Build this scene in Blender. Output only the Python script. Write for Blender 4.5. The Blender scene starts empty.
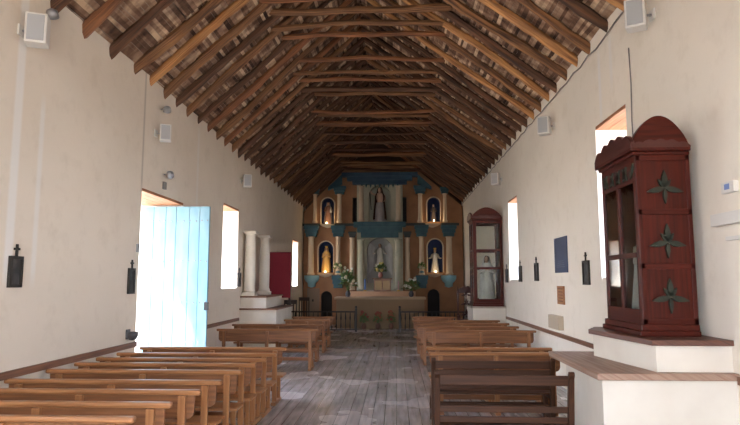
import bpy, bmesh, math, random
from mathutils import Vector, Matrix, Euler
random.seed(7)
C = bpy.context.scene.collection
PI = math.pi
XL, XR, XC = -4.15, 3.0, -0.83          # side walls, ridge line
YB, YF = -2.0, 27.3                     # entrance wall, altar wall
TH = 0.9                                # adobe wall thickness

# ------------------------------------------------------------------ mesh helper
class MB:
    def __init__(s): s.v=[]; s.f=[]; s.uv=[]; s.mi=[]; s.tone=[]
    def add(s, vs, fs, uvs=None, mi=0, tone=0.5):
        b=len(s.v); s.v+= [tuple(p) for p in vs]
        s.uv+= uvs if uvs else [(p[1]*1.0, p[0]+p[2]) for p in vs]
        for f in fs: s.f.append([b+i for i in f]); s.mi.append(mi); s.tone.append(tone)
    def box(s, c, d, M=None, mi=0, tone=0.5):
        hx,hy,hz=d[0]/2,d[1]/2,d[2]/2
        L=max(range(3),key=lambda i:d[i]); o=[i for i in range(3) if i!=L]; off=random.random()*50
        vs=[];uv=[]
        for x in (-hx,hx):
            for y in (-hy,hy):
                for z in (-hz,hz):
                    p=Vector((x,y,z)); uv.append((p[L]+off, p[o[0]]+p[o[1]]*1.3+off))
                    if M: p=M@p
                    vs.append(p+Vector(c))
        s.add(vs,[(0,1,3,2),(4,6,7,5),(0,4,5,1),(2,3,7,6),(0,2,6,4),(1,5,7,3)],uv,mi,tone); return s
    def b2(s, x0,x1,y0,y1,z0,z1,**k): return s.box(((x0+x1)/2,(y0+y1)/2,(z0+z1)/2),(abs(x1-x0),abs(y1-y0),abs(z1-z0)),**k)
    def tube(s, pts, rad, n=8, sq=1.0, mi=0, phase=0):
        pts=[Vector(p) for p in pts]; 
        if not hasattr(rad,'__len__'): rad=[rad]*len(pts)
        vs=[];uv=[];l=0;off=random.random()*50; ref=None
        for i,p in enumerate(pts):
            t=(pts[min(i+1,len(pts)-1)]-pts[max(i-1,0)]).normalized()
            if ref is None: ref=Vector((0,0,1)) if abs(t.z)<.9 else Vector((0,1,0))
            a=t.cross(ref).normalized(); b=a.cross(t)
            ref=b
            if i: l+=(p-pts[i-1]).length
            for k in range(n):
                th=2*PI*k/n+phase; q=1.0
                vs.append(p+(a*math.cos(th)*sq+b*math.sin(th))*rad[i]*q); uv.append((l+off,k/n*2*PI*max(rad[0],.01)+off))
        fs=[]
        for i in range(len(pts)-1):
            for k in range(n):
                k2=(k+1)%n; fs.append((i*n+k,i*n+k2,(i+1)*n+k2,(i+1)*n+k))
        fs.append(tuple(range(n-1,-1,-1))); fs.append(tuple((len(pts)-1)*n+k for k in range(n)))
        s.add(vs,fs,uv,mi); return s
    def lathe(s, prof, c=(0,0,0), n=16, sx=1, sy=1, fold=0, nf=7, mi=0, M=None, a0=0, a1=2*PI):
        vs=[];uv=[];full=abs(a1-a0-2*PI)<1e-6; m=n if full else n+1
        for (r,z) in prof:
            for k in range(m):
                th=a0+(a1-a0)*k/n; rr=r*(1+fold*math.sin(nf*th+z*3))
                p=Vector((rr*math.cos(th)*sx, rr*math.sin(th)*sy, z))
                if M: p=M@p
                vs.append(p+Vector(c)); uv.append((z,th*r))
        fs=[]
        for i in range(len(prof)-1):
            for k in range(n):
                k2=(k+1)%m; fs.append((i*m+k,i*m+k2,(i+1)*m+k2,(i+1)*m+k))
        if full:
            if prof[0][0]>1e-4: fs.append(tuple(range(m-1,-1,-1)))
            if prof[-1][0]>1e-4: fs.append(tuple((len(prof)-1)*m+k for k in range(m)))
        s.add(vs,fs,uv,mi); return s
    def ball(s, c, r, n=12, sc=(1,1,1), mi=0):
        pr=[(max(r*math.sin(PI*i/(n//2+2)),1e-5),-r*math.cos(PI*i/(n//2+2))) for i in range(n//2+3)]
        vs=Matrix.Diagonal(Vector(sc)); s.lathe(pr,c,n,M=vs,mi=mi); return s
    def prism(s, poly, a, b, axis='y', mi=0):
        """poly: list of 2-d points; axis y: (x,z) extruded y a..b; axis x: (y,z); axis z: (x,y)"""
        def P(p,t): return {'y':(p[0],t,p[1]),'x':(t,p[0],p[1]),'z':(p[0],p[1],t)}[axis]
        n=len(poly); vs=[P(p,a) for p in poly]+[P(p,b) for p in poly]
        xs=[p[0] for p in poly]; zs=[p[1] for p in poly]; off=random.random()*20
        if max(xs)-min(xs)>=max(zs)-min(zs): uv=[(p[0]+off,p[1]+off) for p in poly]+[(p[0]+off,p[1]+off+.1) for p in poly]
        else: uv=[(p[1]+off,p[0]+off) for p in poly]+[(p[1]+off,p[0]+off+.1) for p in poly]
        fs=[tuple(range(n)),tuple(range(2*n-1,n-1,-1))]+[(i,i+n,(i+1)%n+n,(i+1)%n) for i in range(n)]
        s.add(vs,fs,uv,mi); return s
    def build(s, name, mats, parent=None, smooth=False, bevel=0, loc=None):
        me=bpy.data.meshes.new(name); me.from_pydata(s.v,[],s.f); 
        if not isinstance(mats,(list,tuple)): mats=[mats]
        for m in mats: me.materials.append(m)
        uvl=me.uv_layers.new(name='UVMap')
        for lp in me.loops: uvl.data[lp.index].uv=s.uv[lp.vertex_index]
        at=me.attributes.new('tone','FLOAT','FACE')
        for i,p in enumerate(me.polygons):
            p.material_index=s.mi[i]; p.use_smooth=smooth; at.data[i].value=s.tone[i]
        bm=bmesh.new(); bm.from_mesh(me); bmesh.ops.recalc_face_normals(bm,faces=bm.faces); bm.to_mesh(me); bm.free()
        o=bpy.data.objects.new(name,me); C.objects.link(o)
        if parent: o.parent=parent
        if loc: o.location=loc
        if bevel:
            b=o.modifiers.new('bevel','BEVEL'); b.width=bevel; b.segments=2; b.limit_method='ANGLE'
        return o

def thing(name,label,cat,loc=(0,0,0),rz=0,group=None):
    o=bpy.data.objects.new(name,None); C.objects.link(o); o.empty_display_size=.1
    o.location=loc; o.rotation_euler=(0,0,rz); return tag(o,label,cat,group)
def tag(o,label,cat,group=None):
    o['label']=label; o['category']=cat
    if group: o['group']=group
    return o
def struct(o): o['kind']='structure'; return o
def dup(root,loc,rz=0,label=None,group=None):
    r=root.copy(); C.objects.link(r); r.location=loc; r.rotation_euler=(0,0,rz)
    if label: r['label']=label
    if group: r['group']=group
    for ch in list(root.children):
        c=ch.copy(); C.objects.link(c); c.parent=r
        for g in list(ch.children):
            d=g.copy(); C.objects.link(d); d.parent=c
    return r

# ------------------------------------------------------------------ materials
def mat(name,col,rough=.6,metal=0,noise=None,col2=None,spec=.5,bump=0,trans=0,alpha=1,emit=None,es=0):
    """noise=(kind, scale tuple, contrast lo, hi)"""
    m=bpy.data.materials.new(name); m.use_nodes=True; nt=m.node_tree; N=nt.nodes; L=nt.links
    b=N['Principled BSDF']; b.inputs['Base Color'].default_value=(*col,1); b.inputs['Roughness'].default_value=rough
    b.inputs['Metallic'].default_value=metal; b.inputs['Specular IOR Level'].default_value=spec
    b.inputs['Transmission Weight'].default_value=trans; b.inputs['Alpha'].default_value=alpha
    if emit: b.inputs['Emission Color'].default_value=(*emit,1); b.inputs['Emission Strength'].default_value=es
    if noise:
        kind,sc,lo,hi=noise
        tc=N.new('ShaderNodeTexCoord'); mp=N.new('ShaderNodeMapping'); mp.inputs['Scale'].default_value=sc
        L.new(tc.outputs['UV' if kind=='uv' else 'Object'],mp.inputs['Vector'])
        nz=N.new('ShaderNodeTexNoise'); nz.inputs['Scale'].default_value=1; nz.inputs['Detail'].default_value=5
        L.new(mp.outputs[0],nz.inputs['Vector'])
        r=N.new('ShaderNodeMapRange'); r.inputs[1].default_value=lo; r.inputs[2].default_value=hi
        L.new(nz.outputs['Fac'],r.inputs[0])
        mx=N.new('ShaderNodeMix'); mx.data_type='RGBA'; mx.inputs[6].default_value=(*col,1); mx.inputs[7].default_value=(*(col2 or col),1)
        L.new(r.outputs[0],mx.inputs[0]); L.new(mx.outputs[2],b.inputs['Base Color'])
        if bump:
            bp=N.new('ShaderNodeBump'); bp.inputs['Strength'].default_value=bump; bp.inputs['Distance'].default_value=.02
            L.new(nz.outputs['Fac'],bp.inputs['Height']); L.new(bp.outputs[0],b.inputs['Normal'])
    return m
def wood(name,a,b,rough=.5,bump=.15,sc=(1.5,28,28),spec=.5): return mat(name,a,rough,noise=('uv',sc,.35,.65),col2=b,bump=bump,spec=spec)

PEW=wood('pew_wood',(.43,.20,.08),(.25,.105,.04),.32,.05,spec=.4)
PEWP=wood('pew_panel_wood',(.27,.115,.045),(.15,.06,.025),.4,.05,spec=.35)
PEWD=wood('bench_dark_wood',(.075,.030,.014),(.038,.016,.008),.5,.05,spec=.2)
PEWR=wood('pew_wood_red',(.33,.145,.06),(.19,.08,.033),.4,.05,spec=.35)
RAF=[wood('rafter_brown',(.33,.155,.06),(.06,.025,.012),.7,.6,(1.2,14,14)),
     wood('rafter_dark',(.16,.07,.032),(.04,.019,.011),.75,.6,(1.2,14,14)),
     wood('rafter_light',(.62,.31,.11),(.22,.09,.032),.65,.6,(1.2,14,14)),
     wood('rafter_red',(.36,.145,.055),(.10,.037,.017),.7,.6,(1.2,14,14))]
TRIM=wood('trim_wood',(.26,.12,.07),(.15,.07,.04),.5,.1)
CAB=wood('cabinet_red_wood',(.088,.013,.007),(.045,.008,.005),.35,.03,spec=.2)
CARVE=mat('carved_green_gold',(.010,.018,.010),.45,noise=('o',(30,30,30),.4,.6),col2=(.022,.024,.012))
CARVR=wood('carved_red',(.075,.015,.010),(.06,.014,.01),.35,.1)
LINT=wood('lintel_wood',(.55,.26,.13),(.36,.15,.07),.6,.2)
GLASS=mat('pane_glass',(.9,.93,.9),.03,trans=1.0); GLASS.node_tree.nodes['Principled BSDF'].inputs['IOR'].default_value=1.25
BLACK=mat('black_iron',(.015,.015,.017),.5)
DKW=wood('dark_wood',(.045,.022,.015),(.02,.01,.008),.5,.1)
WHITEP=mat('white_plaster',(.74,.70,.62),.85,noise=('o',(2,2,2),.35,.7),col2=(.66,.61,.53))
PLAST=mat('speaker_plastic',(.72,.70,.66),.5)
GRILL=mat('speaker_grille',(.42,.43,.44),.6)
METAL=mat('grey_metal',(.35,.35,.36),.4,metal=.6)
CABLE=mat('cable_grey',(.22,.20,.19),.6)

def wall_mat(name,col,col2,streaks,line=None):
    m=mat(name,col,.9,noise=('o',(.5,.45,.6),.3,.75),col2=col2,spec=.15); nt=m.node_tree;N=nt.nodes;L=nt.links
    b=N['Principled BSDF']; cur=b.inputs['Base Color'].links[0].from_socket
    tc=N.new('ShaderNodeTexCoord'); sp=N.new('ShaderNodeSeparateXYZ'); L.new(tc.outputs['Object'],sp.inputs[0])
    # fine dirt mottling and bump
    nz=N.new('ShaderNodeTexNoise'); nz.inputs['Scale'].default_value=3.0; nz.inputs['Detail'].default_value=8; nz.inputs['Roughness'].default_value=.65
    L.new(tc.outputs['Object'],nz.inputs['Vector'])
    r=N.new('ShaderNodeMapRange'); r.inputs[1].default_value=.52; r.inputs[2].default_value=.8; r.inputs[4].default_value=.35; L.new(nz.outputs['Fac'],r.inputs[0])
    mx=N.new('ShaderNodeMix'); mx.data_type='RGBA'; mx.inputs[7].default_value=(col2[0]*.72,col2[1]*.68,col2[2]*.62,1)
    L.new(r.outputs[0],mx.inputs[0]); L.new(cur,mx.inputs[6]); cur=mx.outputs[2]
    bp=N.new('ShaderNodeBump'); bp.inputs['Strength'].default_value=.25; bp.inputs['Distance'].default_value=.03
    L.new(nz.outputs['Fac'],bp.inputs['Height']); L.new(bp.outputs[0],b.inputs['Normal'])
    def band(sock,a,c,soft):
        m1=N.new('ShaderNodeMapRange'); m1.inputs[1].default_value=a-soft; m1.inputs[2].default_value=a+soft; L.new(sock,m1.inputs[0])
        m2=N.new('ShaderNodeMapRange'); m2.inputs[1].default_value=c-soft; m2.inputs[2].default_value=c+soft; m2.inputs[3].default_value=1; m2.inputs[4].default_value=0; L.new(sock,m2.inputs[0])
        mu=N.new('ShaderNodeMath'); mu.operation='MULTIPLY'; L.new(m1.outputs[0],mu.inputs[0]); L.new(m2.outputs[0],mu.inputs[1]); return mu.outputs[0]
    for (y0,y1,z0,z1,fac,c) in streaks:
        A=band(sp.outputs['Y'],y0,y1,.02); B=band(sp.outputs['Z'],z0,z1,.12)
        mu=N.new('ShaderNodeMath'); mu.operation='MULTIPLY'; L.new(A,mu.inputs[0]); L.new(B,mu.inputs[1])
        m3=N.new('ShaderNodeMath'); m3.operation='MULTIPLY'; L.new(mu.outputs[0],m3.inputs[0]); m3.inputs[1].default_value=fac
        mx=N.new('ShaderNodeMix'); mx.data_type='RGBA'; mx.inputs[7].default_value=(*c,1)
        L.new(m3.outputs[0],mx.inputs[0]); L.new(cur,mx.inputs[6]); cur=mx.outputs[2]
    L.new(cur,b.inputs['Base Color']); return m
PALE=(.82,.80,.77)
WALLL=wall_mat('plaster_left',(.80,.715,.61),(.73,.645,.54),[(6.2,6.34,1.9,5.3,.75,PALE),(6.68,6.77,1.9,4.0,.6,PALE),(12.2,12.32,2.6,5.1,.4,PALE),(9.50,9.56,3.4,5.6,.5,(.3,.25,.2))])
WALLR=wall_mat('plaster_right',(.86,.805,.715),(.79,.73,.635),[(8.62,8.72,4.2,5.2,.8,PALE),(8.15,8.25,4.6,5.3,.6,PALE)])
REVEAL=mat('whitewashed_reveal',(.82,.78,.72),.9)

# ------------------------------------------------------------------ side walls with openings
def side_wall(name,x_in,x_out,ops,top,m):
    mb=MB(); ys=sorted({YB,YF}|{v for o in ops for v in o[:2]}); zs=sorted({0,top}|{v for o in ops for v in o[2:]})
    def void(i,j):
        if i<0 or j<0 or i>=len(ys)-1 or j>=len(zs)-1: return None
        yc=(ys[i]+ys[i+1])/2; zc=(zs[j]+zs[j+1])/2
        return any(o[0]<yc<o[1] and o[2]<zc<o[3] for o in ops)
    for i in range(len(ys)-1):
        for j in range(len(zs)-1):
            y0,y1,z0,z1=ys[i],ys[i+1],zs[j],zs[j+1]
            if void(i,j):
                q=[(i-1,j,[(y0,z0),(y0,z1)]),(i+1,j,[(y1,z0),(y1,z1)]),(i,j-1,[(y0,z0),(y1,z0)]),(i,j+1,[(y0,z1),(y1,z1)])]
                for a,b,(p,r) in q:
                    if void(a,b) is False: mb.add([(x_in,*p),(x_in,*r),(x_out,*r),(x_out,*p)],[(0,1,2,3)],mi=1)
                continue
            for x in (x_in,x_out): mb.add([(x,y0,z0),(x,y1,z0),(x,y1,z1),(x,y0,z1)],[(0,1,2,3)],mi=0)
            for a,b,p,r in ((i-1,j,(y0,z0),(y0,z1)),(i+1,j,(y1,z0),(y1,z1)),(i,j-1,(y0,z0),(y1,z0)),(i,j+1,(y0,z1),(y1,z1))):
                if void(a,b) is None: mb.add([(x_in,*p),(x_in,*r),(x_out,*r),(x_out,*p)],[(0,1,2,3)],mi=0)
    me_o=mb.build(name,[m,REVEAL]); return struct(me_o)
DOOR=(9.55,11.50,0,3.42)
LW=[(.6,2.4,1.8,4.0),(14.2,15.6,1.69,3.78),(24.0,25.3,1.66,3.58)]  # first opening: unseen window added behind the view to brighten the near nave
RW=[(.6,2.4,1.8,4.0),(7.75,8.95,1.92,4.2),(14.88,16.05,1.90,4.02)]  # first opening likewise an added unseen window, letting in fill light
side_wall('wall_left',XL,XL-TH,[DOOR]+LW,5.42,WALLL)
side_wall('wall_right',XR,XR+TH,RW,5.67,WALLR)
# wooden lintels lining the head of each opening, and sills
def opening(name,x_in,x_out,o):
    mb=MB(); n=5; w=(x_out-x_in)/n
    for k in range(n): mb.b2(x_in+w*k+.004,x_in+w*(k+1)-.004,o[0]+.005,o[1]-.005,o[3]-.05,o[3]-.002)
    struct(mb.build(name,LINT))
for i,o in enumerate(LW+RW): opening('window_%d'%(i+1),*((XL,XL-TH) if i<3 else (XR,XR+TH)),o)
for i,o in enumerate(LW+RW):
    xi,xo=(XL,XL-TH) if i<3 else (XR,XR+TH); f=bpy.data.objects['window_%d'%(i+1)]
    s=.03; mb=MB(); a,b=sorted((xi,xo)); mb.b2(a+.02,b-.002,o[0]+.002,o[1]-.002,o[2],o[2]+.03); mb.build('window_sill',WHITEP,f)
mb=MB()
for k in range(5):
    w=-TH/5; mb.b2(XL+w*k-.004,XL+w*(k+1)+.004,DOOR[0]+.005,DOOR[1]-.005,3.37,3.418)
struct(mb.build('trim_1',LINT))

# far and entrance gables
SLL,SLR,ZR=.93,.75,8.42
def roofz(x,off=0): return ZR+off-(SLL if x<XC else SLR)*abs(x-XC)
gz=[(XL-TH,0),(XR+TH,0),(XR+TH,roofz(XR+TH,.10)),(XC,roofz(XC,.10)),(XL-TH,roofz(XL-TH,.10))]
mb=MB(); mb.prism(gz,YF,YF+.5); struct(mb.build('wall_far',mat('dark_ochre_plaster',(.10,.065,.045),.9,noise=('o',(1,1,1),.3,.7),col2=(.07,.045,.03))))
PW,PH=1.9,4.3
mb=MB(); mb.prism([(XL-TH,0),(XC-PW,0),(XC-PW,PH),(XL-TH,PH)],YB-.7,YB); mb.prism([(XC+PW,0),(XR+TH,0),(XR+TH,PH),(XC+PW,PH)],YB-.7,YB)
mb.prism([(XL-TH,PH),(XR+TH,PH),(XR+TH,roofz(XR+TH,.10)),(XC,roofz(XC,.10)),(XL-TH,roofz(XL-TH,.10))],YB-.7,YB)
struct(mb.build('wall_back',WALLR))

# floor of worn planks running to the altar
def floor_mat():
    m=bpy.data.materials.new('worn_planks'); m.use_nodes=True; N=m.node_tree.nodes; L=m.node_tree.links; b=N['Principled BSDF']
    tc=N.new('ShaderNodeTexCoord'); mp=N.new('ShaderNodeMapping'); mp.inputs['Rotation'].default_value=(0,0,PI/2); L.new(tc.outputs['Object'],mp.inputs[0])
    br=N.new('ShaderNodeTexBrick'); br.inputs['Scale'].default_value=1; br.inputs['Brick Width'].default_value=3.1; br.inputs['Row Height'].default_value=.17
    br.inputs['Mortar Size'].default_value=.005; br.offset=.37; br.inputs['Color1'].default_value=(.34,.30,.285,1); br.inputs['Color2'].default_value=(.46,.415,.395,1); br.inputs['Mortar'].default_value=(.09,.07,.06,1)
    L.new(mp.outputs[0],br.inputs['Vector'])
    mp2=N.new('ShaderNodeMapping'); mp2.inputs['Scale'].default_value=(14,1.3,1); L.new(tc.outputs['Object'],mp2.inputs[0])
    nz=N.new('ShaderNodeTexNoise'); nz.inputs['Scale'].default_value=1; nz.inputs['Detail'].default_value=6; L.new(mp2.outputs[0],nz.inputs['Vector'])
    r=N.new('ShaderNodeMapRange'); r.inputs[1].default_value=.3; r.inputs[2].default_value=.7; r.inputs[3].default_value=.62; r.inputs[4].default_value=1.3; L.new(nz.outputs['Fac'],r.inputs[0])
    n2=N.new('ShaderNodeTexNoise'); n2.inputs['Scale'].default_value=.8; n2.inputs['Detail'].default_value=3; L.new(tc.outputs['Object'],n2.inputs['Vector'])
    r2=N.new('ShaderNodeMapRange'); r2.inputs[1].default_value=.35; r2.inputs[2].default_value=.65; r2.inputs[3].default_value=.75; r2.inputs[4].default_value=1.2; L.new(n2.outputs['Fac'],r2.inputs[0])
    mu=N.new('ShaderNodeMath'); mu.operation='MULTIPLY'; L.new(r.outputs[0],mu.inputs[0]); L.new(r2.outputs[0],mu.inputs[1])
    vm=N.new('ShaderNodeVectorMath'); vm.operation='SCALE'; L.new(br.outputs['Color'],vm.inputs[0]); L.new(mu.outputs[0],vm.inputs['Scale'])
    L.new(vm.outputs[0],b.inputs['Base Color']); b.inputs['Roughness'].default_value=.38
    r3=N.new('ShaderNodeMapRange'); r3.inputs[3].default_value=.12; r3.inputs[4].default_value=.38; L.new(n2.outputs['Fac'],r3.inputs[0]); L.new(r3.outputs[0],b.inputs['Roughness'])
    bp=N.new('ShaderNodeBump'); bp.inputs['Strength'].default_value=.25; bp.inputs['Distance'].default_value=.01; L.new(nz.outputs['Fac'],bp.inputs['Height']); L.new(bp.outputs[0],b.inputs['Normal'])
    return m
mb=MB(); mb.b2(XL-TH,XR+TH,YB-.7,YF+.5,-.15,0); struct(mb.build('floor',floor_mat()))
mb=MB(); mb.b2(-60,60,-40,70,-.3,-.16); struct(mb.build('ground',mat('dry_earth',(.50,.40,.29),.95,noise=('o',(.4,.4,.4),.3,.7),col2=(.42,.33,.23))))

# ceiling: split-board decking over the rafters
def slat_mat():
    m=mat('split_boards',(.3,.2,.12),.85); N=m.node_tree.nodes; L=m.node_tree.links; b=N['Principled BSDF']
    a=N.new('ShaderNodeAttribute'); a.attribute_name='tone'
    cr=N.new('ShaderNodeValToRGB'); e=cr.color_ramp.elements; e[0].position=0; e[0].color=(.04,.02,.013,1); e[1].position=1; e[1].color=(.68,.51,.34,1)
    q=cr.color_ramp.elements.new(.4); q.color=(.17,.095,.06,1); q=cr.color_ramp.elements.new(.7); q.color=(.36,.235,.16,1)
    tc=N.new('ShaderNodeTexCoord'); mp=N.new('ShaderNodeMapping'); mp.inputs['Scale'].default_value=(3,6,3); L.new(tc.outputs['Object'],mp.inputs[0])
    nz=N.new('ShaderNodeTexNoise'); nz.inputs['Scale'].default_value=1.; nz.inputs['Detail'].default_value=6; L.new(mp.outputs[0],nz.inputs['Vector'])
    r=N.new('ShaderNodeMapRange'); r.inputs[1].default_value=.3; r.inputs[2].default_value=.7; r.inputs[3].default_value=-.3; r.inputs[4].default_value=.3; L.new(nz.outputs['Fac'],r.inputs[0])
    ad=N.new('ShaderNodeMath'); ad.operation='ADD'; ad.use_clamp=True; L.new(a.outputs['Fac'],ad.inputs[0]); L.new(r.outputs[0],ad.inputs[1])
    L.new(ad.outputs[0],cr.inputs[0]); L.new(cr.outputs[0],b.inputs['Base Color']); b.inputs['Specular IOR Level'].default_value=.2
    return m
YR=[5.28,6.03,6.80,7.55,8.30,9.08,9.72,10.35,10.95,11.55,12.2]+[12.85+.655*i for i in range(22)]; KS=list(range(-1,len(YR)-1))
bays=[-2.4+.77*i for i in range(11)]+YR[1:]+[27.3]
mb=MB()
for side in (-1,1):
    SL=SLL if side<0 else SLR; ang=math.atan(SL)
    span=(XC-XL if side<0 else XR-XC)+.95
    Ls=span/math.cos(ang)
    for bi in range(len(bays)-1):
        yb=bays[bi]; SP=bays[bi+1]-yb; d=0
        while d<Ls:
            w=random.choice([.055,.065,.075,.09]); w=min(w,Ls-d+.02)
            x=XC+side*(d+w/2)*math.cos(ang); z=ZR-(d+w/2)*math.sin(ang)+.03
            t=min(1,max(0,random.gauss(.52,.23)))
            M=Euler((random.gauss(0,.015),side*(ang+random.uniform(-.02,.10)),random.gauss(0,.02))).to_matrix()
            mb.box((x,yb+SP/2,z+random.uniform(-.008,.008)),(w*.93,SP*1.01,.02),M,tone=t); d+=w*.96
    # tiled roof skin over the boards
    xo=XC+side*(span+.25); zo=ZR+.16-(span+.25)*SL
    x_,y0,y1=XC,YB-1.0,YF+.8
    mb.add([(XC,y0,ZR+.16),(XC,y1,ZR+.16),(xo,y1,zo),(xo,y0,zo),(XC,y0,ZR+.27),(XC,y1,ZR+.27),(xo,y1,zo+.1),(xo,y0,zo+.1)],[(0,1,2,3),(4,5,6,7),(0,1,5,4),(2,3,7,6),(1,2,6,5),(0,3,7,4)],mi=1)
struct(mb.build('ceiling',[slat_mat(),mat('roof_underlay',(.36,.29,.24),.9)]))

# ------------------------------------------------------------------ roof trusses
ORD=['first','second','third','fourth','fifth','sixth','seventh','eighth','ninth','tenth','eleventh','twelfth']
TIED=[y for i,y in enumerate(YR) if y<10 or i%6!=5]
SEEN=[y for y in TIED if y>10.2]
def truss(k,y):
    rnd=random.Random(100+k); tied=y in TIED
    if y<10.2: lab='rough pole roof truss with collar beam above the photo, %s from the front'%ORD[k+1]
    elif tied and SEEN.index(y)<11: lab='rough pole roof truss whose collar beam is %s down from the top edge'%ORD[SEEN.index(y)]
    elif tied: lab='dark pole roof truss in the shadowed far end near the altar'
    elif y<13.2: lab='nearest pair of roof rafters without a collar beam'
    elif y<17.5: lab='second nearest pair of roof rafters without a collar beam'
    else: lab='pair of dark rafters without a collar beam at the far end of the roof'
    t=thing('roof_truss',lab,'roof truss',(0,y,0),0,'roof trusses' if y<10.2 or (tied and SEEN.index(y)<11) else ('far dark roof trusses' if tied else 'rafter pairs without collar beam'))
    LM={0:0,1:1,2:3,3:1,4:0,5:2,6:0,7:1,8:0,9:1,10:3,11:0}; RM={1:0,2:2,3:1,4:0,5:2,6:0,7:1,8:2,9:0,10:2,11:1}
    for side in (-1,1):
        xe=(XL-.30) if side<0 else (XR+.30)
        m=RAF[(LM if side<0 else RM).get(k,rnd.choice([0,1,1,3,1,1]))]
        base=rnd.uniform(.070,.090)
        pts=[];rad=[];n=26; a1=rnd.uniform(-.09,.09); a2=rnd.uniform(-.06,.06); p1=rnd.uniform(0,6); w1=rnd.uniform(0,6)
        for i in range(n+1):
            u=i/n; x=xe+(XC-xe)*u; r=base*(1.08-.25*u)*(1+.09*math.sin(u*17+w1))*rnd.uniform(.88,1.12)
            z=roofz(x)-base*.55-.02-.02*math.sin(u*PI*3+w1)
            yy=a1*math.sin(u*PI)+a2*(math.sin(u*PI*2.6+p1)-math.sin(p1)*(1-u))
            pts.append((x,yy+rnd.uniform(-.012,.012),z)); rad.append(r)
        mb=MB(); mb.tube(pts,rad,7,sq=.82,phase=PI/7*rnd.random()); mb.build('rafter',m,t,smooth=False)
    if tied:
        zc=7.0+rnd.uniform(-.08,.08); xa=XC-(ZR-zc)/SLL-.10; xb=XC+(ZR-zc)/SLR+.10
        pts=[];rad=[];b=rnd.uniform(.052,.074); s1=rnd.uniform(-.07,.08); tl=rnd.uniform(-.07,.07); w1=rnd.uniform(0,6)
        for i in range(13):
            u=i/12; pts.append((xa+(xb-xa)*u, -.10+.03*math.sin(u*5+w1), zc-.04+s1*math.sin(PI*u)+tl*(u-.5)+.012*math.sin(u*13+w1))); rad.append(b*rnd.uniform(.88,1.12))
        mb=MB(); mb.tube(pts,rad,6,sq=.75); mb.build('collar_tie',RAF[rnd.choice([0,1,3,0])],t)
    return t
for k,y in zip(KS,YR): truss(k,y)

# ------------------------------------------------------------------ dado ledge strips
mb=MB(); mb.b2(XL,XL+.035,YB,DOOR[0]-.01,.865,.945); struct(mb.build('trim_2',TRIM))
mb=MB(); mb.b2(XL,XL+.035,DOOR[1]+.01,15.8,.865,.945); struct(mb.build('trim_3',TRIM))
mb=MB(); mb.b2(XR-.035,XR,YB,5.49,1.0,1.07); struct(mb.build('trim_4',TRIM))
mb=MB(); mb.b2(XR-.035,XR,7.22,16.6,.88,.95); struct(mb.build('trim_5',TRIM))

# ------------------------------------------------------------------ blue plank door leaf, standing open against the far jamb
BLUE=mat('blue_paint',(.16,.34,.45),.6,noise=('o',(5,5,1.2),.35,.7),col2=(.24,.42,.52))
door=bpy.data.objects.new('door_1',None); C.objects.link(door); door.location=(-4.86,11.38,0); struct(door)
n=6; W=1.31; ws=[.19,.24,.2,.26,.20,.19]; x=0; mb=MB()
for w in ws:
    mb.b2(x+.004,x+w-.004,-.03,.03,.03,3.33); x+=w
mb.b2(.02,x-.02,-.018,.03,.04,3.32)
mb.build('leaf',BLUE,door,bevel=.004)
for z in (3.05,2.28,1.5,.75):
    mb=MB()
    for w in [.06,.17,.3,.4,.54,.66,.78,.9,1.02,1.13,1.24]: mb.ball((w,-.035,z+random.uniform(-.01,.01)),.013,8)
    mb.build('nail_row',METAL,door)
    mb=MB(); mb.b2(.03,x-.03,.03,.07,z-.06,z+.06); mb.build('batten',BLUE,door)
mb=MB(); mb.b2(x-.05,x+.03,-.06,-.03,1.35,1.5); mb.build('latch',BLACK,door)

# ------------------------------------------------------------------ pews
def bend_panel(x0,x1,z0,z1,r):
    P=[(x0,z1),(x0,z0+r)]
    for i in range(1,5): a=PI+PI/2*i/4; P.append((x0+r+r*math.cos(a),z0+r+r*math.sin(a)))
    P.append((x1-r,z0))
    for i in range(1,5): a=-PI/2+PI/2*i/4; P.append((x1-r+r*math.cos(a),z0+r+r*math.sin(a)))
    P.append((x1,z1)); return P
def make_pew(L,m,label,group,H=.87):
    """origin at the aisle end of the backrest, on the floor; the seat looks to +y, length runs to -x"""
    t=thing('pew',label,'pew',group=group)
    MB().box((-L/2,0,H-.025),(L,.075,.05)).build('top_rail',m,t,bevel=.018)
    mb=MB(); mb.prism(bend_panel(-L+.05,-.06,H-.27,H-.05,.07),-.012,.012); mb.build('back_panel',PEWP,t)
    for x in (-.17,-L/2,-L+.17): MB().b2(x-.035,x+.035,-.055,-.013,.05,H-.05).build('back_post',m,t,bevel=.004)
    MB().b2(-L+.04,-.05,-.01,.33,.405,.44).build('seat',m,t,bevel=.01)
    for x in (-.17,-L/2,-L+.17):
        MB().b2(x-.032,x+.032,.26,.31,.05,.405).build('leg',m,t,bevel=.004)
        MB().b2(x-.035,x+.035,-.12,.38,0,.05).build('foot',m,t,bevel=.006)
    MB().b2(-L+.12,-.12,-.012,.02,.2,.27).build('stretcher',PEWP,t,bevel=.004)
    return t
leftY=[4.66,5.21,5.80,6.36,7.07,7.66,8.16,8.72,9.50]
endx=[-2.0,-1.92,-1.86,-1.82,-1.79,-1.77,-1.74,-1.72,-1.72]
p=make_pew(2.08,PEW,'brown wooden pew on the left, nearest of all, top rail cut by the bottom edge','near left pews')
p.location=(-2.0,leftY[0],0)
lp=make_pew(2.33,PEW,'x','near left pews'); used=False
names=['second','third','fourth','fifth','sixth','seventh','eighth']
for i in range(1,9):
    lab='brown wooden pew left of the aisle, %s from the front of the photo'%(names[i-1]) if i<8 else 'brown wooden pew left of the aisle, last before the open blue door'
    loc=(endx[i],leftY[i],0)
    if i==1: lp.location=loc; lp['label']=lab
    else: dup(lp,loc,0,lab)
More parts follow.
